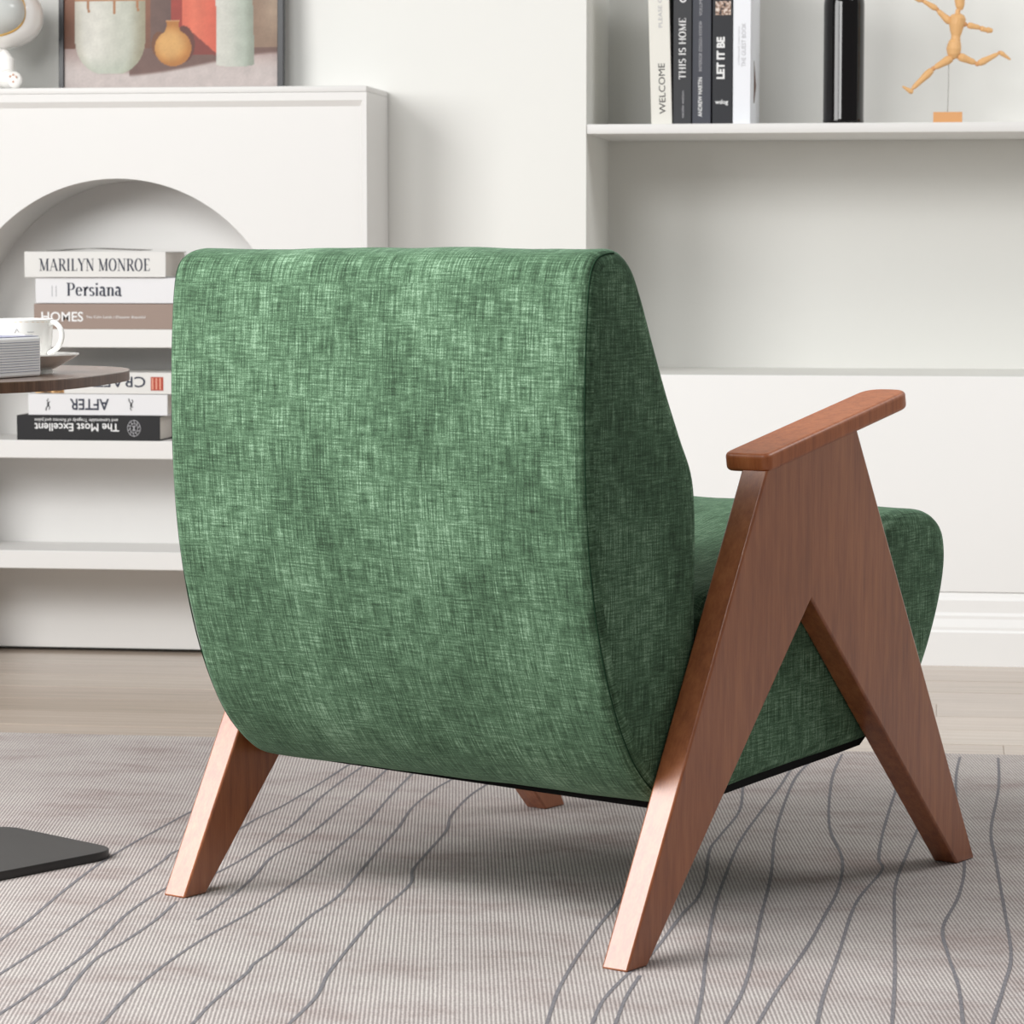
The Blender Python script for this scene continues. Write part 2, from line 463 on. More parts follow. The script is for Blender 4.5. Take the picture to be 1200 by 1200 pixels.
# top moulding with a sloped groove face, mitred into the stiles
def quad_strip(pts_a, pts_b): pass
for (a0, a1) in (((XL, ZT - .0105), (XR, ZT - .0105)),):
    w = .0135
    P = [(0.0, .000), (.0, .006), (-.004 + .004, .006)]
ZR = ZT - .0122
prof = [(0, .0), (.0095, .0), (.0135, .0045), (.0165, .0078)]     # (inset, depth behind the rim face)
def loopat(ins): return [(XL + ins, FZ), (XL + ins, ZR - ins * 1.6), (XR - ins * .8, ZR - ins * 1.6), (XR - ins * .8, FZ)]
rings = [[bm.verts.new(cl(x, CY + d, z)) for x, z in loopat(i)] for i, d in [(0, .0078)] + prof]
for a, b in zip(rings, rings[1:]):
    for k in range(3): bm.faces.new((a[k], a[k + 1], b[k + 1], b[k]))
for a, b in ((rings[0], rings[-1]),):
    for k in range(3): bm.faces.new((a[k], b[k], b[k + 1], a[k + 1]))
link('front_moulding', bm_mesh('front_moulding', bm), M_cab, cab)
box('back_panel', M_cab, ax - ar + 1.6, ax + ar + 1.6, 6.04 - CY, 6.055 - CY, .008, .95 - FZ, parent=cab)
for zt in (.651, .434, .2165):
    box('shelf', M_cab, ax - ar + 1.6 + .0005, ax + ar + 1.6 - .0005, .004, 6.0395 - CY, zt - .0355 - FZ, zt - FZ, .0015, parent=cab)

# ------------------------------------------------------------------ rug
RUG_TOP = 0.0
rug = thing('rug', 'large pale grey woven rug with thin wavy grey lines under the armchair', 'rug', (-.4, 3.2, 0))
bm = bmesh.new(); box_bm(bm, -2.4, 2.4, -2.2, 1.752, FZ + .0005, 0, .0015)
link('pile', bm_mesh('pile', bm), M_rug, rug)
RUG_LINES = [
    [(-1.086, 3.368), (-1.086, 3.435), (-1.085, 3.544), (-1.091, 3.702), (-1.094, 3.865), (-1.089, 4.002), (-1.079, 4.128), (-1.069, 4.25), (-1.057, 4.356)],
    [(-1.039, 3.221), (-1.035, 3.269), (-1.029, 3.369), (-1.024, 3.489), (-1.022, 3.593), (-1.019, 3.686), (-1.019, 3.783), (-1.016, 3.914), (-1.016, 3.982), (-0.993, 4.056), (-0.969, 4.144), (-0.961, 4.232), (-0.945, 4.348), (-0.932, 4.508), (-0.923, 4.664), (-0.914, 4.803)],
    [(-0.981, 3.04), (-0.98, 3.095), (-0.976, 3.152), (-0.971, 3.264), (-0.968, 3.377), (-0.975, 3.527), (-0.977, 3.599), (-0.974, 3.684), (-0.967, 3.754), (-0.946, 3.802), (-0.928, 3.851), (-0.913, 3.967), (-0.903, 4.153), (-0.901, 4.24), (-0.905, 4.401), (-0.902, 4.555), (-0.897, 4.668), (-0.889, 4.821)],
    [(-0.932, 3.0), (-0.934, 3.064), (-0.934, 3.17), (-0.942, 3.241), (-0.949, 3.358), (-0.941, 3.44), (-0.934, 3.557), (-0.935, 3.672)],
    [(-0.885, 3.572), (-0.879, 3.646), (-0.874, 3.75), (-0.875, 3.849), (-0.879, 3.972), (-0.863, 4.116), (-0.858, 4.333), (-0.855, 4.469), (-0.853, 4.661), (-0.849, 4.827)],
    [(-0.86, 3.01), (-0.863, 3.08), (-0.867, 3.18), (-0.867, 3.286), (-0.86, 3.4), (-0.85, 3.498), (-0.835, 3.595), (-0.822, 3.714), (-0.811, 3.867), (-0.808, 3.982), (-0.805, 4.062), (-0.801, 4.232), (-0.806, 4.464), (-0.807, 4.641), (-0.808, 4.804)],
    [(-0.771, 3.022), (-0.769, 3.088), (-0.77, 3.168), (-0.764, 3.314), (-0.766, 3.355), (-0.758, 3.451), (-0.755, 3.598), (-0.747, 3.682), (-0.743, 3.751), (-0.745, 3.876), (-0.748, 4.03), (-0.75, 4.196), (-0.757, 4.352), (-0.75, 4.508), (-0.738, 4.611), (-0.727, 4.787)],
    [(-0.673, 3.036), (-0.669, 3.102), (-0.665, 3.214), (-0.673, 3.313), (-0.675, 3.404), (-0.676, 3.515), (-0.676, 3.642), (-0.667, 3.814), (-0.679, 3.904), (-0.68, 4.02), (-0.68, 4.184), (-0.691, 4.292), (-0.69, 4.456), (-0.678, 4.576), (-0.666, 4.741)],
    [(-0.4, 3.075), (-0.404, 3.139), (-0.41, 3.27), (-0.41, 3.377), (-0.408, 3.463), (-0.403, 3.6), (-0.394, 3.74), (-0.387, 3.908), (-0.377, 4.082)],
    [(-0.357, 3.081), (-0.357, 3.146), (-0.357, 3.239), (-0.346, 3.345), (-0.332, 3.431), (-0.323, 3.504), (-0.309, 3.69), (-0.299, 3.779), (-0.298, 3.902), (-0.307, 4.092), (-0.301, 4.195), (-0.287, 4.395), (-0.297, 4.635), (-0.299, 4.848)],
    [(-0.332, 3.084), (-0.333, 3.149), (-0.334, 3.255), (-0.329, 3.361)],
    [(-0.247, 3.096), (-0.25, 3.161), (-0.255, 3.305), (-0.263, 3.455), (-0.273, 3.715), (-0.274, 3.924), (-0.271, 4.158), (-0.257, 4.376), (-0.241, 4.592), (-0.233, 4.735), (-0.221, 4.915)],
    [(-0.221, 3.1), (-0.219, 3.165), (-0.212, 3.285), (-0.21, 3.434), (-0.214, 3.674), (-0.216, 3.932), (-0.226, 4.206), (-0.226, 4.473), (-0.22, 4.697), (-0.201, 4.861), (-0.185, 4.916)],
    [(-0.193, 3.104), (-0.186, 3.17), (-0.173, 3.329), (-0.153, 3.514), (-0.138, 3.701), (-0.127, 3.872), (-0.129, 4.058), (-0.152, 4.258), (-0.162, 4.482), (-0.165, 4.731), (-0.158, 4.916)],
    [(-0.125, 3.113), (-0.125, 3.178), (-0.123, 3.31), (-0.114, 3.504), (-0.107, 3.705), (-0.098, 3.824), (-0.075, 3.989), (-0.081, 4.065), (-0.08, 4.226), (-0.073, 4.448), (-0.067, 4.617), (-0.065, 4.881)],
    [(-0.049, 3.124), (-0.048, 3.189), (-0.049, 3.414), (-0.054, 3.681), (-0.056, 3.9), (-0.044, 4.109), (-0.032, 4.286), (-0.02, 4.502), (-0.013, 4.753)],
    [(0.026, 3.134), (0.025, 3.199), (0.021, 3.357), (0.009, 3.522), (0.004, 3.657), (0.023, 3.841), (0.031, 4.042), (0.023, 4.326), (0.022, 4.718), (0.029, 4.916)],
    [(0.052, 3.138), (0.056, 3.204), (0.07, 3.364), (0.081, 3.517), (0.078, 3.764), (0.072, 4.086), (0.069, 4.29), (0.085, 4.638), (0.089, 4.916)],
]

def ribbon(pts, wd):
    q = spline(pts, 6); vs = []; fs = []
    for i, p in enumerate(q):
        a = Vector(q[max(i - 1, 0)]); b = Vector(q[min(i + 1, len(q) - 1)]); d = (b - a)
        d = d.normalized() if d.length > 1e-7 else Vector((0, 1))
        nn = Vector((-d.y, d.x)) * wd / 2 * (1 + .25 * noise.noise(Vector((p[0] * 90, p[1] * 90, 0))))
        vs += [(p[0] + nn.x + .4, p[1] + nn.y - 3.2, .0005), (p[0] - nn.x + .4, p[1] - nn.y - 3.2, .0005)]
    for i in range(len(q) - 1): fs.append((2 * i, 2 * i + 1, 2 * i + 3, 2 * i + 2))
    return vs, fs
for ln in RUG_LINES:
    vs, fs = ribbon(ln, .0042)
    link('woven_line', mesh_of('woven_line', vs, fs), M_rugline, rug)

# ------------------------------------------------------------------ armchair
chair = thing('armchair', 'green chenille lounge armchair with walnut A-shaped wooden legs, seen from behind on the rug', 'armchair',
              (-.3443, 3.3723, 0), R(-28.502))
CW = .702; TK = .0355
BACK = [(-.020, .765), (-.026, .70), (-.028, .62), (-.026, .54), (-.017, .45), (.003, .36), (.031, .285), (.068, .222), (.112, .180), (.150, .164), (.200, .160),
        (.206, .19), (.206, .30), (.205, .42), (.204, .50), (.196, .548), (.172, .590), (.140, .650), (.112, .708), (.090, .755), (.072, .785), (.046, .803), (.015, .8035), (-.008, .793)]
SEAT = [(.215, .395), (.35, .420), (.50, .446), (.62, .466), (.70, .470), (.760, .463), (.795, .443), (.8075, .41), (.804, .37), (.785, .32), (.752, .262),
        (.712, .215), (.66, .190), (.60, .179), (.50, .172), (.36, .166), (.215, .160), (.210, .20), (.210, .34)]
def upholstery(name, prof, u0, u1, r, amp=.0022, n=5, seed=0):
    P = [Vector(p) for p in spline(prof, n, True)]; N = len(P)
    area2 = sum(P[i].x * P[(i + 1) % N].y - P[(i + 1) % N].x * P[i].y for i in range(N))
    sg = 1 if area2 > 0 else -1
    nrm = []
    for i in range(N):
        d = (P[(i + 1) % N] - P[i - 1]).normalized(); nrm.append(Vector((-d.y, d.x)) * sg)      # inward
    arc_l = [0]
    for i in range(N): arc_l.append(arc_l[-1] + (P[(i + 1) % N] - P[i]).length)
    cen = sum(P, Vector((0, 0))) / N
    us = []
    for k in range(7):
        a = math.pi / 2 * k / 6; us.append((r * (1 - math.sin(a)), r * (1 - math.cos(a))))
    us = [(du, ins) for ins, du in us]      # du from end, inset
    us = [(r * (1 - math.cos(math.pi / 2 * k / 6)), r * (1 - math.sin(math.pi / 2 * k / 6))) for k in range(7)]
    secs = [(u0 + d, e) for d, e in us]
    M = 30
    for k in range(1, M): secs.append((u0 + r + (u1 - u0 - 2 * r) * k / M, 0))
    secs += [(u1 - d, e) for d, e in reversed(us)]
    bm = bmesh.new(); uvl = bm.loops.layers.uv.new('UVMap'); rows_ = []
    for u, e in secs:
        row_ = []
        for i in range(N):
            wob = amp * noise.noise(Vector((u * 7 + seed, P[i].x * 7, P[i].y * 7))) + amp * .45 * noise.noise(Vector((u * 21 + seed, P[i].x * 15, P[i].y * 15)))
            q = P[i] + nrm[i] * (e + wob)
            row_.append(bm.verts.new((u, q.x, q.y)))
        rows_.append(row_)
    for j in range(len(rows_) - 1):
        for i in range(N):
            i2 = (i + 1) % N
            f = bm.faces.new((rows_[j][i], rows_[j][i2], rows_[j + 1][i2], rows_[j + 1][i]))
            uvv = [(secs[j][0], arc_l[i]), (secs[j][0], arc_l[i + 1]), (secs[j + 1][0], arc_l[i + 1]), (secs[j + 1][0], arc_l[i])]
            for lp, q in zip(f.loops, uvv): lp[uvl].uv = q
    flat = []
    for ends, u, sgn in ((rows_[0], u0, -1), (rows_[-1], u1, 1)):
        prev = ends
        for e_, bl in ((r + .004, .0006), (r + .010, .0016), (r + .014, .0018)):
            cur = [bm.verts.new((u + sgn * bl, P[q].x + nrm[q].x * e_, P[q].y + nrm[q].y * e_)) for q in range(N)]
            for i in range(N):
                i2 = (i + 1) % N
                f = bm.faces.new((prev[i], prev[i2], cur[i2], cur[i]))
                for lp in f.loops: lp[uvl].uv = (lp.vert.co.y + .7, lp.vert.co.z)
            prev = cur
        res = bmesh.ops.triangle_fill(bm, use_beauty=True, use_dissolve=False, edges=[bm.edges.get((prev[q], prev[(q + 1) % N])) for q in range(N)])
        for f in res['geom']:
            if isinstance(f, bmesh.types.BMFace):
                flat.append(f)
                for lp in f.loops: lp[uvl].uv = (lp.vert.co.y + .7, lp.vert.co.z)
    me = bm_mesh(name, bm, True)
    o = link(name, me, M_fab, chair)
    # seam line where the back panel meets the side panels
    if name == 'backrest':
        for u, s in ((u0, 1), (u1, -1)):
            pts = [(u + s * .0042, *(P[i] + nrm[i] * (r * .30 + .0005))) for i in range(0, int(N * .46))]
            pts = [(u + s * .0042, *(P[i] + nrm[i] * (r * .30 + .0005))) for i in range(N - 13, N)] + pts
            tube('seam', M_seam, pts, .0009, o, 6)
    return o
U0, U1 = -(CW - TK) + .004, -TK - .004
upholstery('backrest', BACK, U0, U1, .017, seed=3)
upholstery('seat', SEAT, U0, U1, .02, seed=9)
dprof = [(.150, .1555), (.22, .1568), (.36, .1645), (.50, .1715), (.585, .1770), (.60, .186), (.50, .180), (.36, .176), (.22, .172), (.150, .170)]
dc = prism('dust_cover', M_blackcloth, dprof, lambda v, z: Vector((U0 + .03, v, z + (.009 if z < .175 and v < .59 else 0))), lambda v, z: Vector((U1 - .004, v, z)), 0, chair)
# cross rails that carry the seat between the two frames
for vy in (.20, .60):
    box('cross_rail', M_blackcloth, U0 - .004, U1 + .004, vy, vy + .05, .198, .238, .003, chair)

def frame_side(u_out, sgn):
    """u_out: outer face; sgn: +1 right side, -1 left side"""
    u_in = u_out - sgn * TK
    f0 = lambda v, z: Vector((u_out, v, z)); f1 = lambda v, z: Vector((u_in, v, z))
    top = lambda v: .544 + .19 * (v - .305)
    back = [(0, 0), (.041, 0), (.391, .384), (.391, top(.391) + .003), (.2875, top(.2875) + .003)]
    front = [(.768, 0), (.815, 0), (.4970, top(.4970) + .003), (.3911, top(.3911) + .003), (.3911, .384)]
    def skip(e):
        a, c = e.verts[0].co, e.verts[1].co
        on_joint = abs(a.y - .391) < .002 and abs(c.y - .391) < .002
        on_top = a.z > .53 and c.z > .53 and abs(a.z - top(a.y)) < .006 and abs(c.z - top(c.y)) < .006
        return on_joint or on_top
    prism('back_leg', M_wback, back, f0, f1, .0026, chair, skip=skip)
    prism('front_leg', M_wfront, front, f0, f1, .0026, chair, skip=skip)
    # armrest: plan outline in (along, across), pitched 10.75 degrees
    oo, ii = u_out + sgn * .002, u_out - sgn * .062
    outline = rounded_poly([(.288, oo), (.632, oo), (.632, ii), (.288, ii)], [.012, .026, .030, .016], 7)
    if True:
        prism('armrest', M_warm, outline, lambda v, u: Vector((u, v, top(v) + .0005)), lambda v, u: Vector((u, v - .004, top(v) + .0225)), .0055, chair, 4)
frame_side(0.0, 1)
frame_side(-CW, -1)

# ------------------------------------------------------------------ side table, cup, saucer, striped box
TZ = .640
tab = thing('side_table', 'side table with dark walnut top and black metal base plate at the left edge', 'side table', (-1.34, 3.97, 0))
def sup(a, b, n_, cx, cy, N=72):
    return [(cx + a * math.copysign(abs(math.cos(t_)) ** (2 / n_), math.cos(t_)), cy + b * math.copysign(abs(math.sin(t_)) ** (2 / n_), math.sin(t_))) for t_ in [2 * math.pi * k / N for k in range(N)]]
ol = []
for k in range(96):
    t_ = 2 * math.pi * k / 96; c_, s_ = math.cos(t_), math.sin(t_)
    ex, bb = (3.0, .36) if s_ < 0 else (2.6, .28)
    ol.append((.021 + .22 * math.copysign(abs(c_) ** (2 / ex), c_), .03 + bb * math.copysign(abs(s_) ** (2 / ex), s_)))
prism('tabletop', M_walnut, ol, lambda x, y: Vector((x, y, TZ - .0012)), lambda x, y: Vector((x, y, TZ)), 0, tab)
prism('edge_band', M_walnut_edge, ol, lambda x, y: Vector((x, y, TZ - .0140)), lambda x, y: Vector((x, y, TZ - .0012)), 0, tab)
base = rounded_poly([(.075, .098), (.262, -.035), (.120, -.255), (-.15, -.215), (-.20, .05)], [.045, .045, .05, .06, .06], 8)
prism('base_plate', M_black, base, lambda x, y: Vector((x, y, 0)), lambda x, y: Vector((x, y, .012)), .0015, tab)
tube('pole', M_black, [(-.08, -.04, .0115), (-.08, -.04, TZ - .0145)], .018, tab, 24)

SC = (-1.222, 3.985)
sau = thing('saucer', 'white saucer under the coffee cup on the walnut side table', 'saucer', (SC[0], SC[1], TZ))
lathe('dish', M_white, [(0, .0035), (.038, .0035), (.046, .006), (.060, .013), (.0765, .0235), (.0785, .0245), (.0785, .0262), (.076, .0262), (.060, .0165), (.044, .0095), (.026, .0085), (0, .0085)], sau)
lathe('foot_ring', M_white, [(.040, .0), (.044, .0), (.044, .006), (.038, .0055), (.036, .0)], sau, closed=True)
cup = thing('coffee_cup', 'white coffee cup with a loop handle standing on its saucer', 'cup', (SC[0], SC[1], TZ + .0087))
lathe('bowl', M_white, [(0, .001), (.026, .001), (.028, 0), (.030, .001), (.030, .004), (.036, .010), (.0415, .022), (.0435, .040), (.0445, .058), (.0455, .0625), (.0445, .0635), (.0435, .0625), (.0415, .042), (.039, .022), (.03, .009), (0, .006)], cup)
hp = spline([(.0425, 0, .056), (.050, 0, .0585), (.058, 0, .053), (.0615, 0, .042), (.058, 0, .030), (.050, 0, .022), (.041, 0, .018)], 6)
h = tube('handle', M_white, hp, .0036, cup, 14); h.rotation_euler = (0, 0, R(-8))
tube('rim_line', M_gold, [(.0447 * math.cos(R(a)), .0447 * math.sin(R(a)), .0600) for a in range(0, 361, 10)], .00035, cup, 5)
# small printed crest lines on the cup wall
bm = bmesh.new()
for (a0, a1, z0, z1) in ((-82, -78, .046, .051), (-78, -74, .051, .047), (-64, -50, .043, .043), (-62, -52, .0395, .0395), (-60, -48, .047, .047)):
    rr = .0446
    pts = [(rr * math.cos(R(a0 + (a1 - a0) * k / 4)), rr * math.sin(R(a0 + (a1 - a0) * k / 4)), z0 + (z1 - z0) * k / 4) for k in range(5)]
    tube_bm(bm, pts, .0004, 5)
link('printed_mark', bm_mesh('printed_mark', bm), M_inkg, cup)

bx = thing('striped_box', 'small white box with fine dark blue stripes in front of the cup', 'box', (-1.185, 3.800, TZ), R(-16))
M_boxw = mat('box_white', (250, 250, 252), .5, .3); M_navy = mat('navy_stripe', (150, 152, 174), .6, .3)
ol = rounded_poly([(0, -.055), (0, .085), (-.13, .085), (-.13, -.055)], .004, 5)
prism('case', M_boxw, ol, lambda x, y: Vector((x, y, .0005)), lambda x, y: Vector((x, y, .0520)), .0035, bx)
bm = bmesh.new()
for k in range(12):
    z = .0075 + k * .0034
    box_bm(bm, .0001, .0005, -.050, .080, z, z + .00055)
    box_bm(bm, -.125, -.005, -.0555, -.0551, z, z + .00055)
s_ = link('stripes', bm_mesh('stripes', bm), M_navy, bx); s_['kind'] = 'stuff'
box('lid', M_navy, -.126, -.002, -.053, .083, .0519, .0527, .0002, bx)

# ------------------------------------------------------------------ books
def cover_colour(name, rgb, rough=.5): return mat(name, rgb, rough, .3)
def flat_book(name, label, x0, x1, z0, z1, cover, y0=CY + .006, depth=.165, group=None, tilt=0.0):
    """a closed book lying flat, spine to the camera"""
    b = thing(name, label, 'book', ((x0 + x1) / 2, y0, z0), R(tilt), group)
    hw = (x1 - x0) / 2; h = z1 - z0; ct = .0022
    bm = bmesh.new()
    sp = [(0, 0), (0, h)]
    box_bm(bm, -hw, hw, 0, ct, 0, h, .0007, 1)                           # spine
    box_bm(bm, -hw, hw, ct, depth, 0, ct)                                # lower board
    box_bm(bm, -hw, hw, ct, depth, h - ct, h)                            # upper board
    link('cover', bm_mesh('cover', bm, True, R(40)), cover, b)
    box('pages', M_page, -hw + .003, hw - .003, ct, depth - .004, ct, h - ct, 0, b)
    return b, hw, h
def spine_text(b, nm, data, m, x, z, flip=False, parent=None):
    """x, z: where the lettering starts; flip = upside down (starts at the right)"""
    f = (lambda a, c: (x - a, -.0004, z - c)) if flip else (lambda a, c: (x + a, -.0004, z + c))
    return put_text(nm, data, m, f, b)

C_cream = cover_colour('ivory_cover', (218, 217, 214)); C_white = cover_colour('white_cover', (222, 222, 224))
C_taupe = cover_colour('taupe_cover', (150, 132, 122)); C_char = cover_colour('charcoal_cover', (34, 34, 36))
G1 = 'books stacked flat on the upper cabinet shelf'; G2 = 'books stacked flat on the middle cabinet shelf'
S1, S2 = .651, .434
b, hw, h = flat_book('book', 'taupe book lettered HOMES lying at the bottom of the upper stack', -1.766, -1.44, S1, S1 + .0495, C_taupe, group=G1)
def fit(data, wd, ht=None):
    """scale lettering to a width (and height)"""
    vs, fs, w0 = data; k = wd / w0
    y1 = max(v[1] for v in vs); ky = k if ht is None else ht / y1
    return [(x * k, y * ky) for x, y in vs], fs, wd
spine_text(b, 'title', fit(text_mesh('HOMES', .02, .0003), .084, .0185), M_inkw, -hw + .015, .0155)
spine_text(b, 'subtitle', fit(text_mesh('The Calm Lands | Discover Beautiful', .01), .118, .0050), M_inkw, -hw + .105, .0215)
b, hw, h = flat_book('book', 'white book lettered Persiana in the middle of the upper stack', -1.763, -1.445, S1 + .0505, S1 + .1000, C_white, group=G1, y0=CY + .008)
spine_text(b, 'title', fit(serif_mesh('Persiana', .02, .17, .05), .112), M_ink, -hw + .062, .0145)
bm = bmesh.new(); box_bm(bm, -hw + .033, -hw + .0345, -.0005, .0002, .013, .034); box_bm(bm, -hw + .041, -hw + .0425, -.0005, .0002, .013, .034)
link('publisher_mark', bm_mesh('publisher_mark', bm), M_inkg, b)
b, hw, h = flat_book('book', 'ivory book lettered MARILYN MONROE on top of the upper stack', -1.783, -1.500, S1 + .1010, S1 + .1510, C_cream, group=G1, y0=CY + .002)
spine_text(b, 'title', fit(serif_mesh('MARILYN MONROE', .02, .16, .05), .223, .0245), M_ink, -hw + .030, .0125)
# slightly lifted dark endpaper of the top cover
q = [(-.10, .012, .0505), (-.03, .010, .0545), (.03, .012, .0530), (.08, .014, .0512)]
vs, fs = [], []
for i, p in enumerate(spline(q, 4)):
    for yy, dz in ((0, 0), (.12, .001)): vs += [(p[0], p[1] + yy, p[2] + dz + .0004), (p[0], p[1] + yy, p[2] + dz + .0016)]
nn = len(vs) // 4
for i in range(nn - 1):
    a = i * 4; c = a + 4
    fs += [(a, c, c + 1, a + 1), (a + 1, c + 1, c + 3, a + 3), (a + 2, a + 3, c + 3, c + 2), (a, a + 2, c + 2, c)]
fs += [(0, 1, 3, 2), (nn * 4 - 4, nn * 4 - 2, nn * 4 - 1, nn * 4 - 3)]
link('lifted_cover', mesh_of('lifted_cover', vs, fs), mat('grey_cover_sheet', (142, 140, 136), .7, .2), b)

b, hw, h = flat_book('book', 'black book lettered The Most Excellent, upside down at the bottom of the lower stack', -1.803, -1.515, S2, S2 + .0485, C_char, group=G2, y0=CY + .004)
spine_text(b, 'title', fit(text_mesh('The Most Excellent', .02, .00025), .170, .0150), M_inkw, hw - .082, .0330 - .0145 + .0145, True)
spine_text(b, 'subtitle', fit(text_mesh('and Lamentable Tragedy of Romeo and Juliet', .01), .168, .0062), M_inkw, hw - .084, .0425, True)
bm = bmesh.new()
for k in range(10):
    a0 = 2 * math.pi * k / 10
    tube_bm(bm, [(hw - .052 + .0075 * math.cos(a0), -.0003, .0245 + .0085 * math.sin(a0)), (hw - .052 + .013 * math.cos(a0 + .35), -.0003, .0245 + .0165 * math.sin(a0 + .35))], .0007, 5)
for rr in (.0075, .0128):
    tube_bm(bm, [(hw - .052 + rr * math.cos(R(a)), -.0003, .0245 + rr * 1.22 * math.sin(R(a))) for a in range(0, 361, 15)], .0006, 5)
for a in (-1, 0, 1): tube_bm(bm, [(hw - .052 + a * .003, -.0003, .019), (hw - .052 - a * .003, -.0003, .030)], .0008, 5)
link('crest', bm_mesh('crest', bm), M_inkg, b)
b, hw, h = flat_book('book', 'white book lettered AFTER, upside down in the middle of the lower stack', -1.780, -1.500, S2 + .0492, S2 + .0905, C_white, group=G2, y0=CY + .006)
spine_text(b, 'title', fit(text_mesh('AFTER', .02, .0004), .079, .0215), M_ink, hw - .117, .0315, True)
def dancer(x, z, s, flip):
    bm = bmesh.new(); k = -1 if flip else 1
    P = lambda a, c: (x + a * s, -.0003, z + k * c * s)
    for pts, r_ in (([P(0, .2), P(.05, -.15)], .16), ([P(.02, .2), P(-.1, .55), P(.08, .8)], .07), ([P(.02, .2), P(.3, .4)], .06), ([P(.05, -.15), P(-.25, -.5), P(-.3, -.9)], .08), ([P(.05, -.15), P(.3, -.45), P(.15, -.75)], .07)):
        tube_bm(bm, pts, r_ * s * 1.0, 6)
    return bm_mesh('dancer_emblem', bm)
link('dancer_emblem', dancer(hw - .073, .021, .0135, True), M_inkb, b)
link('dancer_emblem', dancer(-hw + .040, .021, .0135, False), M_inkb, b)
b, hw, h = flat_book('book', 'white book lettered CRAFT with a red label, upside down on top of the lower stack', -1.765, -1.450, S2 + .0912, S2 + .1330, C_cream, group=G2, y0=CY + .006)
spine_text(b, 'title', fit(text_mesh('CRAFT', .02, .0002), .105, .0205), M_ink, .0425 + hw - .136, .0335, True)
box('red_label', M_red, hw - .083, hw - .058, -.0006, .0005, .007, .0335, 0, b)
bm = bmesh.new()
for k in range(3): box_bm(bm, hw - .081 + k * .0075, hw - .0775 + k * .0075, -.0009, -.0005, .009, .0315)
link('label_print', bm_mesh('label_print', bm), mat('label_pink', (214, 150, 130), .6, .3), b)
M_pic = mat('spine_picture', (120, 90, 60), .6, .3); t = NT(M_pic)
t.base(t.ramp(t.noise(t.coord('Object', (60, 60, 90)), 1, 3), [(.35, (44, 42, 44)), (.5, (150, 110, 66)), (.62, (228, 190, 140))]))
box('spine_picture', M_pic, -hw, -hw + .058, -.0006, .0005, .001, .0405, 0, b)

# upright books on the wall shelf
SZ = 1.0515; BY = WY + .040
def upright_book(label, xl, xr, h, cover, depth=.26, lean=0.0, page=None):
    b = thing('book', label, 'book', ((xl + xr) / 2, BY, SZ), 0, 'upright books on the wall shelf')
    b.rotation_euler = (0, R(lean), 0)
    hw = (xr - xl) / 2; ct = .0022
    bm = bmesh.new()
    box_bm(bm, -hw, hw, 0, ct, 0, h, .0007, 1); box_bm(bm, -hw, -hw + ct, ct, depth, 0, h); box_bm(bm, hw - ct, hw, ct, depth, 0, h)
    link('cover', bm_mesh('cover', bm, True, R(40)), cover, b)
    box('pages', M_pagev, -hw + ct, hw - ct, ct, depth - .004, .003, h - .003, 0, b)
    return b, hw
def up_text(b, nm, data, m, x, z):
    """reads upwards; x = baseline (right side of the letters), z = start"""
    return put_text(nm, data, m, lambda a, c: (x - c, -.0004, z + a), b)
kx = lambda px: -.582 + (px - 768) * .0017055
C_w2 = cover_colour('warm_white_cover', (228, 226, 218)); C_g1 = cover_colour('graphite_cover', (60, 61, 64)); C_g2 = cover_colour('slate_cover', (72, 74, 82)); C_bk = cover_colour('black_cover', (48, 49, 53)); C_pw = cover_colour('bright_white_cover', (236, 238, 243))
b, hw = upright_book('warm white upright book lettered WELCOME, leaning at the left end of the row', kx(767.8), kx(792), .315, C_w2, lean=-1.65)
up_text(b, 'title', fit(text_mesh('WELCOME', .02), .099, .0125), M_inkb, .0085, .021)
up_text(b, 'author', fit(text_mesh('PLEASE COME IN', .02), .105, .0075), M_inkg, .0060, .190)
b, hw = upright_book('graphite upright book lettered THIS IS HOME', kx(793.0), kx(814.0), .305, C_g1)
up_text(b, 'title', fit(serif_mesh('THIS IS HOME', .02, .17, .07), .121, .0140), M_inkw, .0065, .0880)
up_text(b, 'author', fit(text_mesh('natalie walton', .02), .053, .0050), M_inkg, .0035, .0130)
up_text(b, 'publisher_mark', fit(text_mesh('O', .02, .0006), .014, .0130), M_inkw, .0070, .2380)
b, hw = upright_book('slim slate grey upright book with small lettering', kx(815.2), kx(836.5), .29, C_g2)
up_text(b, 'author', fit(text_mesh('ANDREW MARTIN', .02, .0003), .077, .0078), M_inkw, .0010, .0150)
up_text(b, 'title', fit(text_mesh('INTERIOR DESIGN REVIEW', .02), .098, .0062), M_inkg, .0005, .1040)
up_text(b, 'subtitle', fit(text_mesh('VOLUME 21', .02), .045, .0058), M_inkg, .0005, .2120)
b, hw = upright_book('black upright book lettered LET IT BE with a small picture on its spine', kx(838.2), kx(861.3), .31, C_bk)
up_text(b, 'title', fit(text_mesh('LET IT BE', .02, .0009), .082, .0150), M_inkw, .0035, .0885)
put_text('publisher_mark', fit(text_mesh('wdog', .02, .0005), .0255, .0082), M_inkw, lambda a, c: (-.014 + a, -.0004, .0400 + c), b)
M_sp = mat('small_spine_photo', (190, 170, 155), .6, .3); t = NT(M_sp)
t.base(t.ramp(t.noise(t.coord('Object', (150, 150, 150)), 1, 3), [(.38, (60, 58, 60)), (.5, (170, 140, 122)), (.62, (226, 214, 204))]))
box('spine_photo', M_sp, -.0140, .0160, -.0005, .0003, .2130, .2400, 0, b)
b, hw = upright_book('bright white upright book with pale lettering at the right end of the row', kx(862.0), kx(882.2), .32, C_pw, depth=.29)
up_text(b, 'title', fit(text_mesh('THE GUEST BOOK', .02), .085, .0080), M_inkg, .0075, .1120)
up_text(b, 'author', fit(text_mesh('collected interiors', .02), .075, .0035), M_inkg, -.0045, .115)
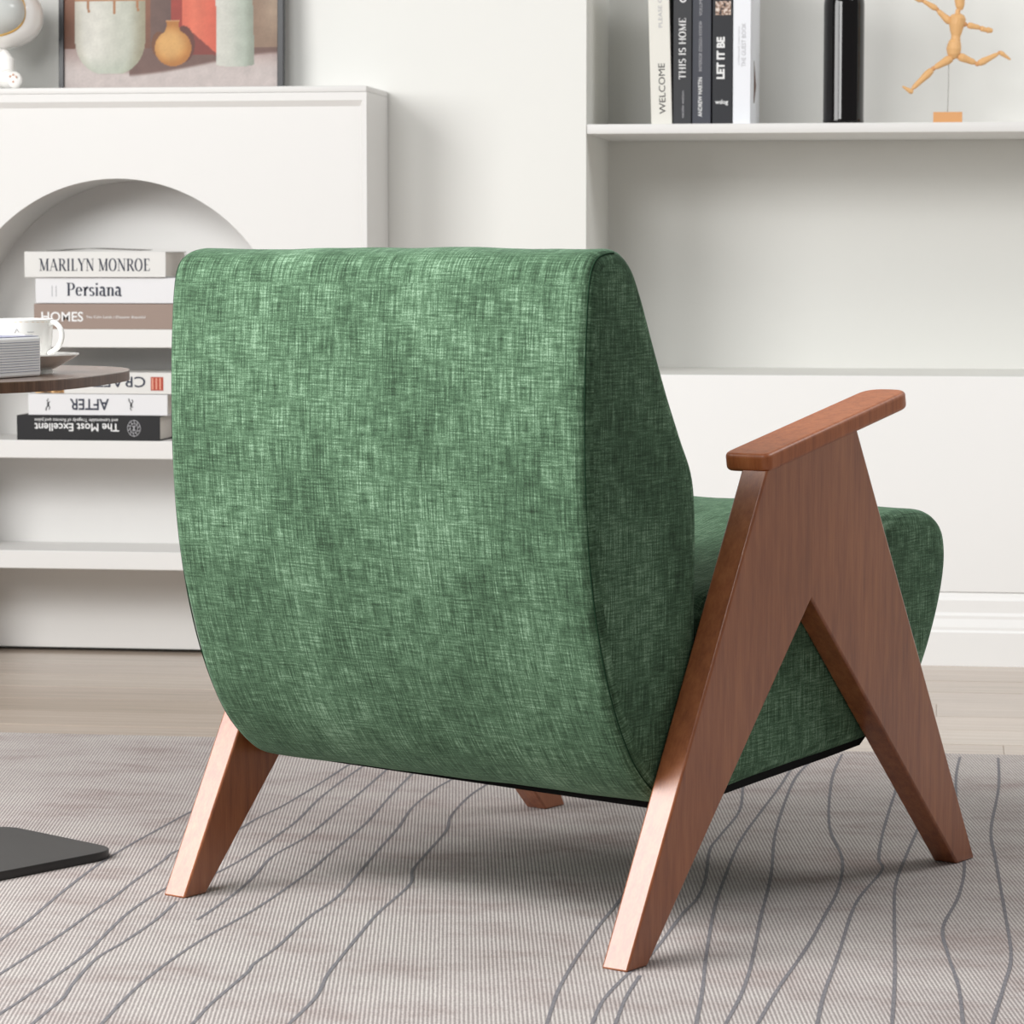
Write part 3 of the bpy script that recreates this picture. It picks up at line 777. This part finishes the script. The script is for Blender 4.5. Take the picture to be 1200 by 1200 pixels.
sc = tube('cover_scuff', mat('brown_scuff', (120, 100, 90), .8, .2), [(hw + .0002, .10, .046), (hw + .0002, .11, .080), (hw + .0002, .105, .130)], [.0015, .0042, .0005], b, 8)
sc.scale = (1, 1, 1)

# ------------------------------------------------------------------ bottle
M_glass = mat('black_glass', (10, 7, 7), .07, .35, coat=.2)
bt = thing('bottle', 'glossy black glass bottle standing on the wall shelf beside the books', 'bottle', (-.2085, 6.215, SZ))
lathe('glass_body', M_glass, [(0, .004), (.030, .004), (.036, 0), (.0395, .003), (.0408, .008), (.0402, .012), (.0402, .235), (.0395, .246), (.035, .262), (.024, .280), (.0165, .295), (.0145, .32), (.0145, .345), (.0165, .347), (.0165, .355), (.012, .356), (0, .356)], bt)
lathe('stopper', M_manikin, [(0, .355), (.0115, .355), (.0115, .372), (.009, .375), (0, .375)], bt)

# ------------------------------------------------------------------ wooden figure on a wire
mk = thing('wooden_figure', 'jointed wooden artist figure leaping on a wire with a small block base', 'figurine', (-.003, 6.22, SZ))
PX = .001718
def mp(x, y, d=0.0): return ((x - 1113) * PX * 1.0, d, (145.0 - y) * PX)
box('base_block', M_manikin_dark, -.0285, .0285, -.022, .022, 0, .0250, .001, mk)
tube('wire', mat('steel_wire', (130, 126, 122), .4, .5, .6), [(-.0005, 0, .0245), (.0008, 0, .08), (.0002, .0, .136)], .0007, mk, 8)
def limb(nm, a, b_, r0, r1, da=0, db=0):
    A = Vector(mp(*a, da)); B = Vector(mp(*b_, db)); pts = [A.lerp(B, t_) for t_ in (0, .06, .25, .55, .85, 1)]
    tube(nm, M_manikin, pts, [r0 * .6, r0 * 1.05, r0 * 1.25, (r0 + r1) / 1.75, r1 * 1.15, r1 * .65], mk, 12)
def joint(p, r_, d=0):
    x, y, z = mp(*p, d); lathe('ball_joint', M_manikin_dark, [(0, -r_)] + [(r_ * math.cos(R(a)), r_ * math.sin(R(a))) for a in range(-75, 76, 15)] + [(0, r_)], mk, 12, (x, y, z))
def blob(nm, prof, cx, d=0):
    bm = bmesh.new(); tube_bm(bm, [mp(x, y, d) for x, y, _ in prof], [r_ for _, _, r_ in prof], 16)
    link(nm, bm_mesh(nm, bm, True, R(70)), M_manikin, mk)
blob('head', [(1126, 14, .0045), (1125.5, 10, .0085), (1125, 2, .0105), (1125, -7, .0120), (1125, -16, .0120), (1125, -22, .009), (1125, -25, .004)], 0)
blob('neck', [(1122.5, 20, .0052), (1123.5, 13, .0048)], 0)
blob('chest', [(1121.5, 44, .0088), (1121.5, 38, .0120), (1122, 30, .0155), (1123, 23, .0165), (1123.5, 19.5, .0125), (1123.5, 18, .006)], 0)
blob('abdomen', [(1121, 49, .0095), (1121, 42, .0090)], 0)
blob('pelvis', [(1119, 69, .0060), (1119, 64, .0125), (1119, 58, .0148), (1120, 51, .0125), (1121, 47, .0090)], 0)
for a, b_, r0, r1, d0, d1, nm in (
        ((1115, 28), (1100, 14), .0062, .0045, 0, -.004, 'upper_arm'), ((1099, 12.5), (1083, 3), .0050, .0036, -.004, -.008, 'forearm'), ((1082, 3), (1070, -1), .0042, .0024, -.008, -.01, 'hand'),
        ((1134, 31), (1149, 34), .0052, .0042, 0, .004, 'upper_arm'), ((1149, 34.5), (1157, 37), .0046, .0040, .004, .006, 'forearm'), ((1156, 36.5), (1163, 37.5), .0050, .0040, .006, .008, 'hand'),
        ((1117, 68), (1097, 80), .0072, .0052, 0, -.01, 'thigh'), ((1095, 81.5), (1072, 104), .0062, .0042, -.01, -.018, 'shin'), ((1073, 108), (1061, 101), .0042, .0022, -.018, -.024, 'foot'),
        ((1124, 66), (1144, 74), .0068, .0052, 0, .01, 'thigh'), ((1147, 75), (1170, 63), .0058, .0040, .01, .02, 'shin'), ((1171, 61), (1184, 70), .0040, .0022, .02, .026, 'foot')):
    limb(nm, a, b_, r0, r1, d0, d1)
for p, r_, d in (((1116, 26), .0058, 0), ((1131, 30), .0052, 0), ((1099.5, 13), .0042, -.004), ((1149, 34.5), .004, .004), ((1118, 67), .006, 0), ((1123, 66), .0055, 0), ((1096, 80.5), .0050, -.01), ((1146, 75), .0048, .01), ((1071.5, 105.5), .0038, -.018), ((1171, 62), .0036, .02), ((1083, 3.2), .0036, -.008)):
    joint(p, r_, d)

# ------------------------------------------------------------------ still-life painting leaning on the wall
FX0, FX1 = -1.7565, -1.3000
FH, FD, FB = .62, .018, .0125
pf = thing('framed_painting', 'framed still life painting of jars and an orange bottle on the cabinet top', 'painting', ((FX0 + FX1) / 2, 6.030, ZT))
pf.rotation_euler = (R(-2.2), 0, 0)
hw = (FX1 - FX0) / 2
for nm, a in (('frame_rail', (-hw, hw, 0, .004)), ('frame_rail', (-hw, hw, FH - FB, FH)), ('frame_stile', (-hw, -hw + .0105, .004, FH - FB)), ('frame_stile', (hw - .0125, hw, .004, FH - FB))):
    box(nm, M_frame, a[0], a[1], -FD, 0, a[2], a[3], .001, pf)
def sstep(a, b, x): t_ = max(0, min(1, (x - a) / (b - a))); return t_ * t_ * (3 - 2 * t_)
def mixc(a, b, t_): return tuple(a[i] + (b[i] - a[i]) * t_ for i in range(3))
def paint(px, py):
    """colours of the printed picture; px 78..330, py 0..100 as in a plan of the print (py may be negative)"""
    nz = noise.noise(Vector((px * .09, py * .09, 1))) * .5 + noise.noise(Vector((px * .4, py * .4, 4))) * .35
    # backdrop
    if px < 180: c = mixc((140, 92, 68), (120, 80, 62), sstep(0, 60, py))
    else: c = mixc((112, 86, 78), (92, 70, 66), sstep(180, 230, px))
    if px > 296: c = mixc((150, 124, 104), (176, 152, 130), sstep(300, 326, px) * (1 - sstep(10, 60, py)))
    # cloth on the table
    ty = 56
    if py > ty:
        cl_ = mixc((182, 160, 154), (206, 194, 190), sstep(56, 84, py))
        # cast shadow sweeping from the jar to the right
        edge = 88 - 22 * sstep(130, 330, px) ** 1.3 - (px - 190) * .02
        if 155 < px: cl_ = mixc((118, 90, 82), cl_, sstep(edge - 3, edge + 2, py))
        elif px > 120: cl_ = mixc((148, 124, 116), cl_, sstep(80, 88, py))
        c = cl_
    # red cylinder
    if 204 <= px <= 259 and py < 64 + (px - 204) * .02:
        if px < 217: c = (162, 62, 50)
        else:
            t_ = (px - 217) / 41; c = mixc((232, 120, 92), (214, 96, 74), abs(t_ - .35) * 1.3)
            if py > 30 + (258 - px) * .0 and px < 217 + max(0, (py - 28)) * 1.15: c = mixc(c, (118, 52, 46), .85)
    # dark shadow behind the little bottle
    if ((px - 219) / 13) ** 2 + ((py - 52) / 21) ** 2 < 1: c = (104, 58, 48)
    if ((px - 190) / 9) ** 2 + ((py - 52) / 15) ** 2 < 1: c = mixc(c, (126, 74, 40), .7)
    # pale green vase
    vl, vr = 257.5 - .0 * py + max(0, 12 - py) * -.15, 300 + py * .03
    if vl + (-.0) <= px <= vr and py < 79 - ((px - 280) / 22) ** 2 * 2.5:
        t_ = (px - vl) / (vr - vl); c = mixc((214, 214, 204), (176, 186, 172), sstep(.15, .95, t_))
        c = mixc(c, (140, 146, 132), sstep(.72, 1, t_) * .7)
    # big jar
    jw = 42 * math.sqrt(max(0, 1 - (max(0, py - 38) / 50) ** 2.6)); jl, jr = 132 - jw, 132 + jw
    if jw > 5 and jl <= px <= jr and py < 86 - ((px - 132) / 26) ** 2 * 2:
        t_ = (px - jl) / (jr - jl)
        c = mixc((226, 224, 214), (198, 200, 186), sstep(.2, .8, t_)); c = mixc(c, (150, 142, 116), sstep(.74, 1, t_) * .85); c = mixc(c, (196, 192, 176), sstep(.16, 0, t_) * .7)
        c = mixc(c, (184, 192, 176), sstep(60, 86, py) * .7)
        for dx, dl in ((106, 15), (137, 17), (164.5, 14)):
            if abs(px - dx - .02 * py) < 1.5 and py < dl: c = (178, 124, 84)
        if py < 1.5: c = (186, 132, 96)
    # round ochre bottle
    if ((px - 206.5) / 21.6) ** 2 + ((py - 56.5) / 21) ** 2 < 1 or (abs(px - 206) < 7.2 + 2.2 * sstep(30, 40, py) + .9 * sstep(28, 24, py) and 24 < py < 42):
        r2 = ((px - 203) / 21.6) ** 2 + ((py - 52) / 21) ** 2
        c = mixc((226, 178, 112), (182, 118, 54), sstep(.1, 1.3, r2)); c = mixc(c, (206, 140, 66), .2)
        if py < 26: c = (216, 166, 120)
    k = .90 + nz * .09
    return tuple(max(0, min(255, q * k)) for q in c)
nx, nz_ = 250, 340
pw0, pw1 = -hw + .0103, hw - .0123
vs = []; cols = []
zmax = FH - FB
for j in range(nz_ + 1):
    # rows are dense in the low part
    py = 106 - 1.0 * j if j <= 120 else -14 - (j - 120) * 1.2
    z = (106.5 - py) * .001705
    if z > zmax: z = zmax
    for i in range(nx + 1):
        px = 77.5 + (329.5 - 77.5) * i / nx
        vs.append((pw0 + (pw1 - pw0) * i / nx, -.0125, z)); cols.append(paint(px, max(py, -60)))
fs = [(j * (nx + 1) + i, j * (nx + 1) + i + 1, (j + 1) * (nx + 1) + i + 1, (j + 1) * (nx + 1) + i) for j in range(nz_) for i in range(nx) if vs[(j + 1) * (nx + 1)][2] > vs[j * (nx + 1)][2] + 1e-6]
me = mesh_of('print', vs, fs)
ca = me.color_attributes.new('print', 'FLOAT_COLOR', 'POINT')
buf = []
for c in cols: buf += [*s2l(c), 1]
ca.data.foreach_set('color', buf)
M_print = mat('painting_print', (200, 190, 180), .45, .3); t = NT(M_print)
at_ = t.n('ShaderNodeVertexColor', layer_name='print'); t.base(at_.outputs['Color'])
link('print', me, M_print, pf)
box('backing_board', mat('brown_board', (120, 98, 80), .8, .2), -hw + .004, hw - .004, -.0118, -.002, .003, FH - .003, 0, pf)

# ------------------------------------------------------------------ white astronaut figurine at the left end
fg = thing('astronaut_figurine', 'white ceramic astronaut figurine with a grey gold-rimmed visor on the cabinet top', 'figurine', (-1.872, 5.935, ZT + .0005))
def ellipsoid(nm, m, c, r_, parent, cut=None, seg=40):
    bm = bmesh.new(); bmesh.ops.create_uvsphere(bm, u_segments=seg, v_segments=seg // 2, radius=1)
    for v in bm.verts:
        # a softly boxy helmet shape
        v.co = Vector([math.copysign(abs(q) ** .86, q) for q in v.co]) if cut == 'boxy' else v.co
        v.co = Vector((c[0] + v.co.x * r_[0], c[1] + v.co.y * r_[1], c[2] + v.co.z * r_[2]))
    return link(nm, bm_mesh(nm, bm, True), m, parent)
ellipsoid('helmet', M_white, (.006, 0, .145), (.100, .072, .066), fg, 'boxy')
ellipsoid('visor', M_visor, (.0, -.040, .150), (.0880, .062, .0505), fg, 'boxy')
def sgnp(q, e): return math.copysign(abs(q) ** e, q)
tube('visor_rim', M_gold, [(.0855 * sgnp(math.cos(R(a)), .80), -.0570 + .009 * abs(math.cos(R(a))) ** 2, .150 + .0490 * sgnp(math.sin(R(a)), .80)) for a in range(0, 361, 6)], .0028, fg, 8)
ellipsoid('torso', M_white, (-.004, 0, .0575), (.042, .036, .056), fg)
ellipsoid('bell', M_gold, (-.006, -.041, .078), (.0075, .006, .0075), fg)
for sx in (-1, 1):
    tube('arm', M_white, [(.026 * sx - .004, -.004, .078), (.042 * sx - .004, -.012, .055), (.046 * sx - .004, -.022, .034)], [.012, .015, .012], fg, 16)
    lg = tube('leg', M_white, [(.022 * sx, 0, .024), (.044 * sx, -.020, .020), (.060 * sx, -.036, .0185)], [.019, .0185, .0165], fg, 20)
    ellipsoid('foot', M_white, (.062 * sx, -.042, .0175), (.0155, .010, .0165), fg)
    for dx, dz in ((-.006, .024), (.0, .027), (.006, .023), (0, .014)):
        ellipsoid('toe_pad', mat('toe_pad_pink', (206, 160, 138), .4, .4) if 'toe_pad_pink' not in bpy.data.materials else bpy.data.materials['toe_pad_pink'], (.062 * sx + dx, -.0518, dz), (.0022, .0012, .0026), fg, None, 10)
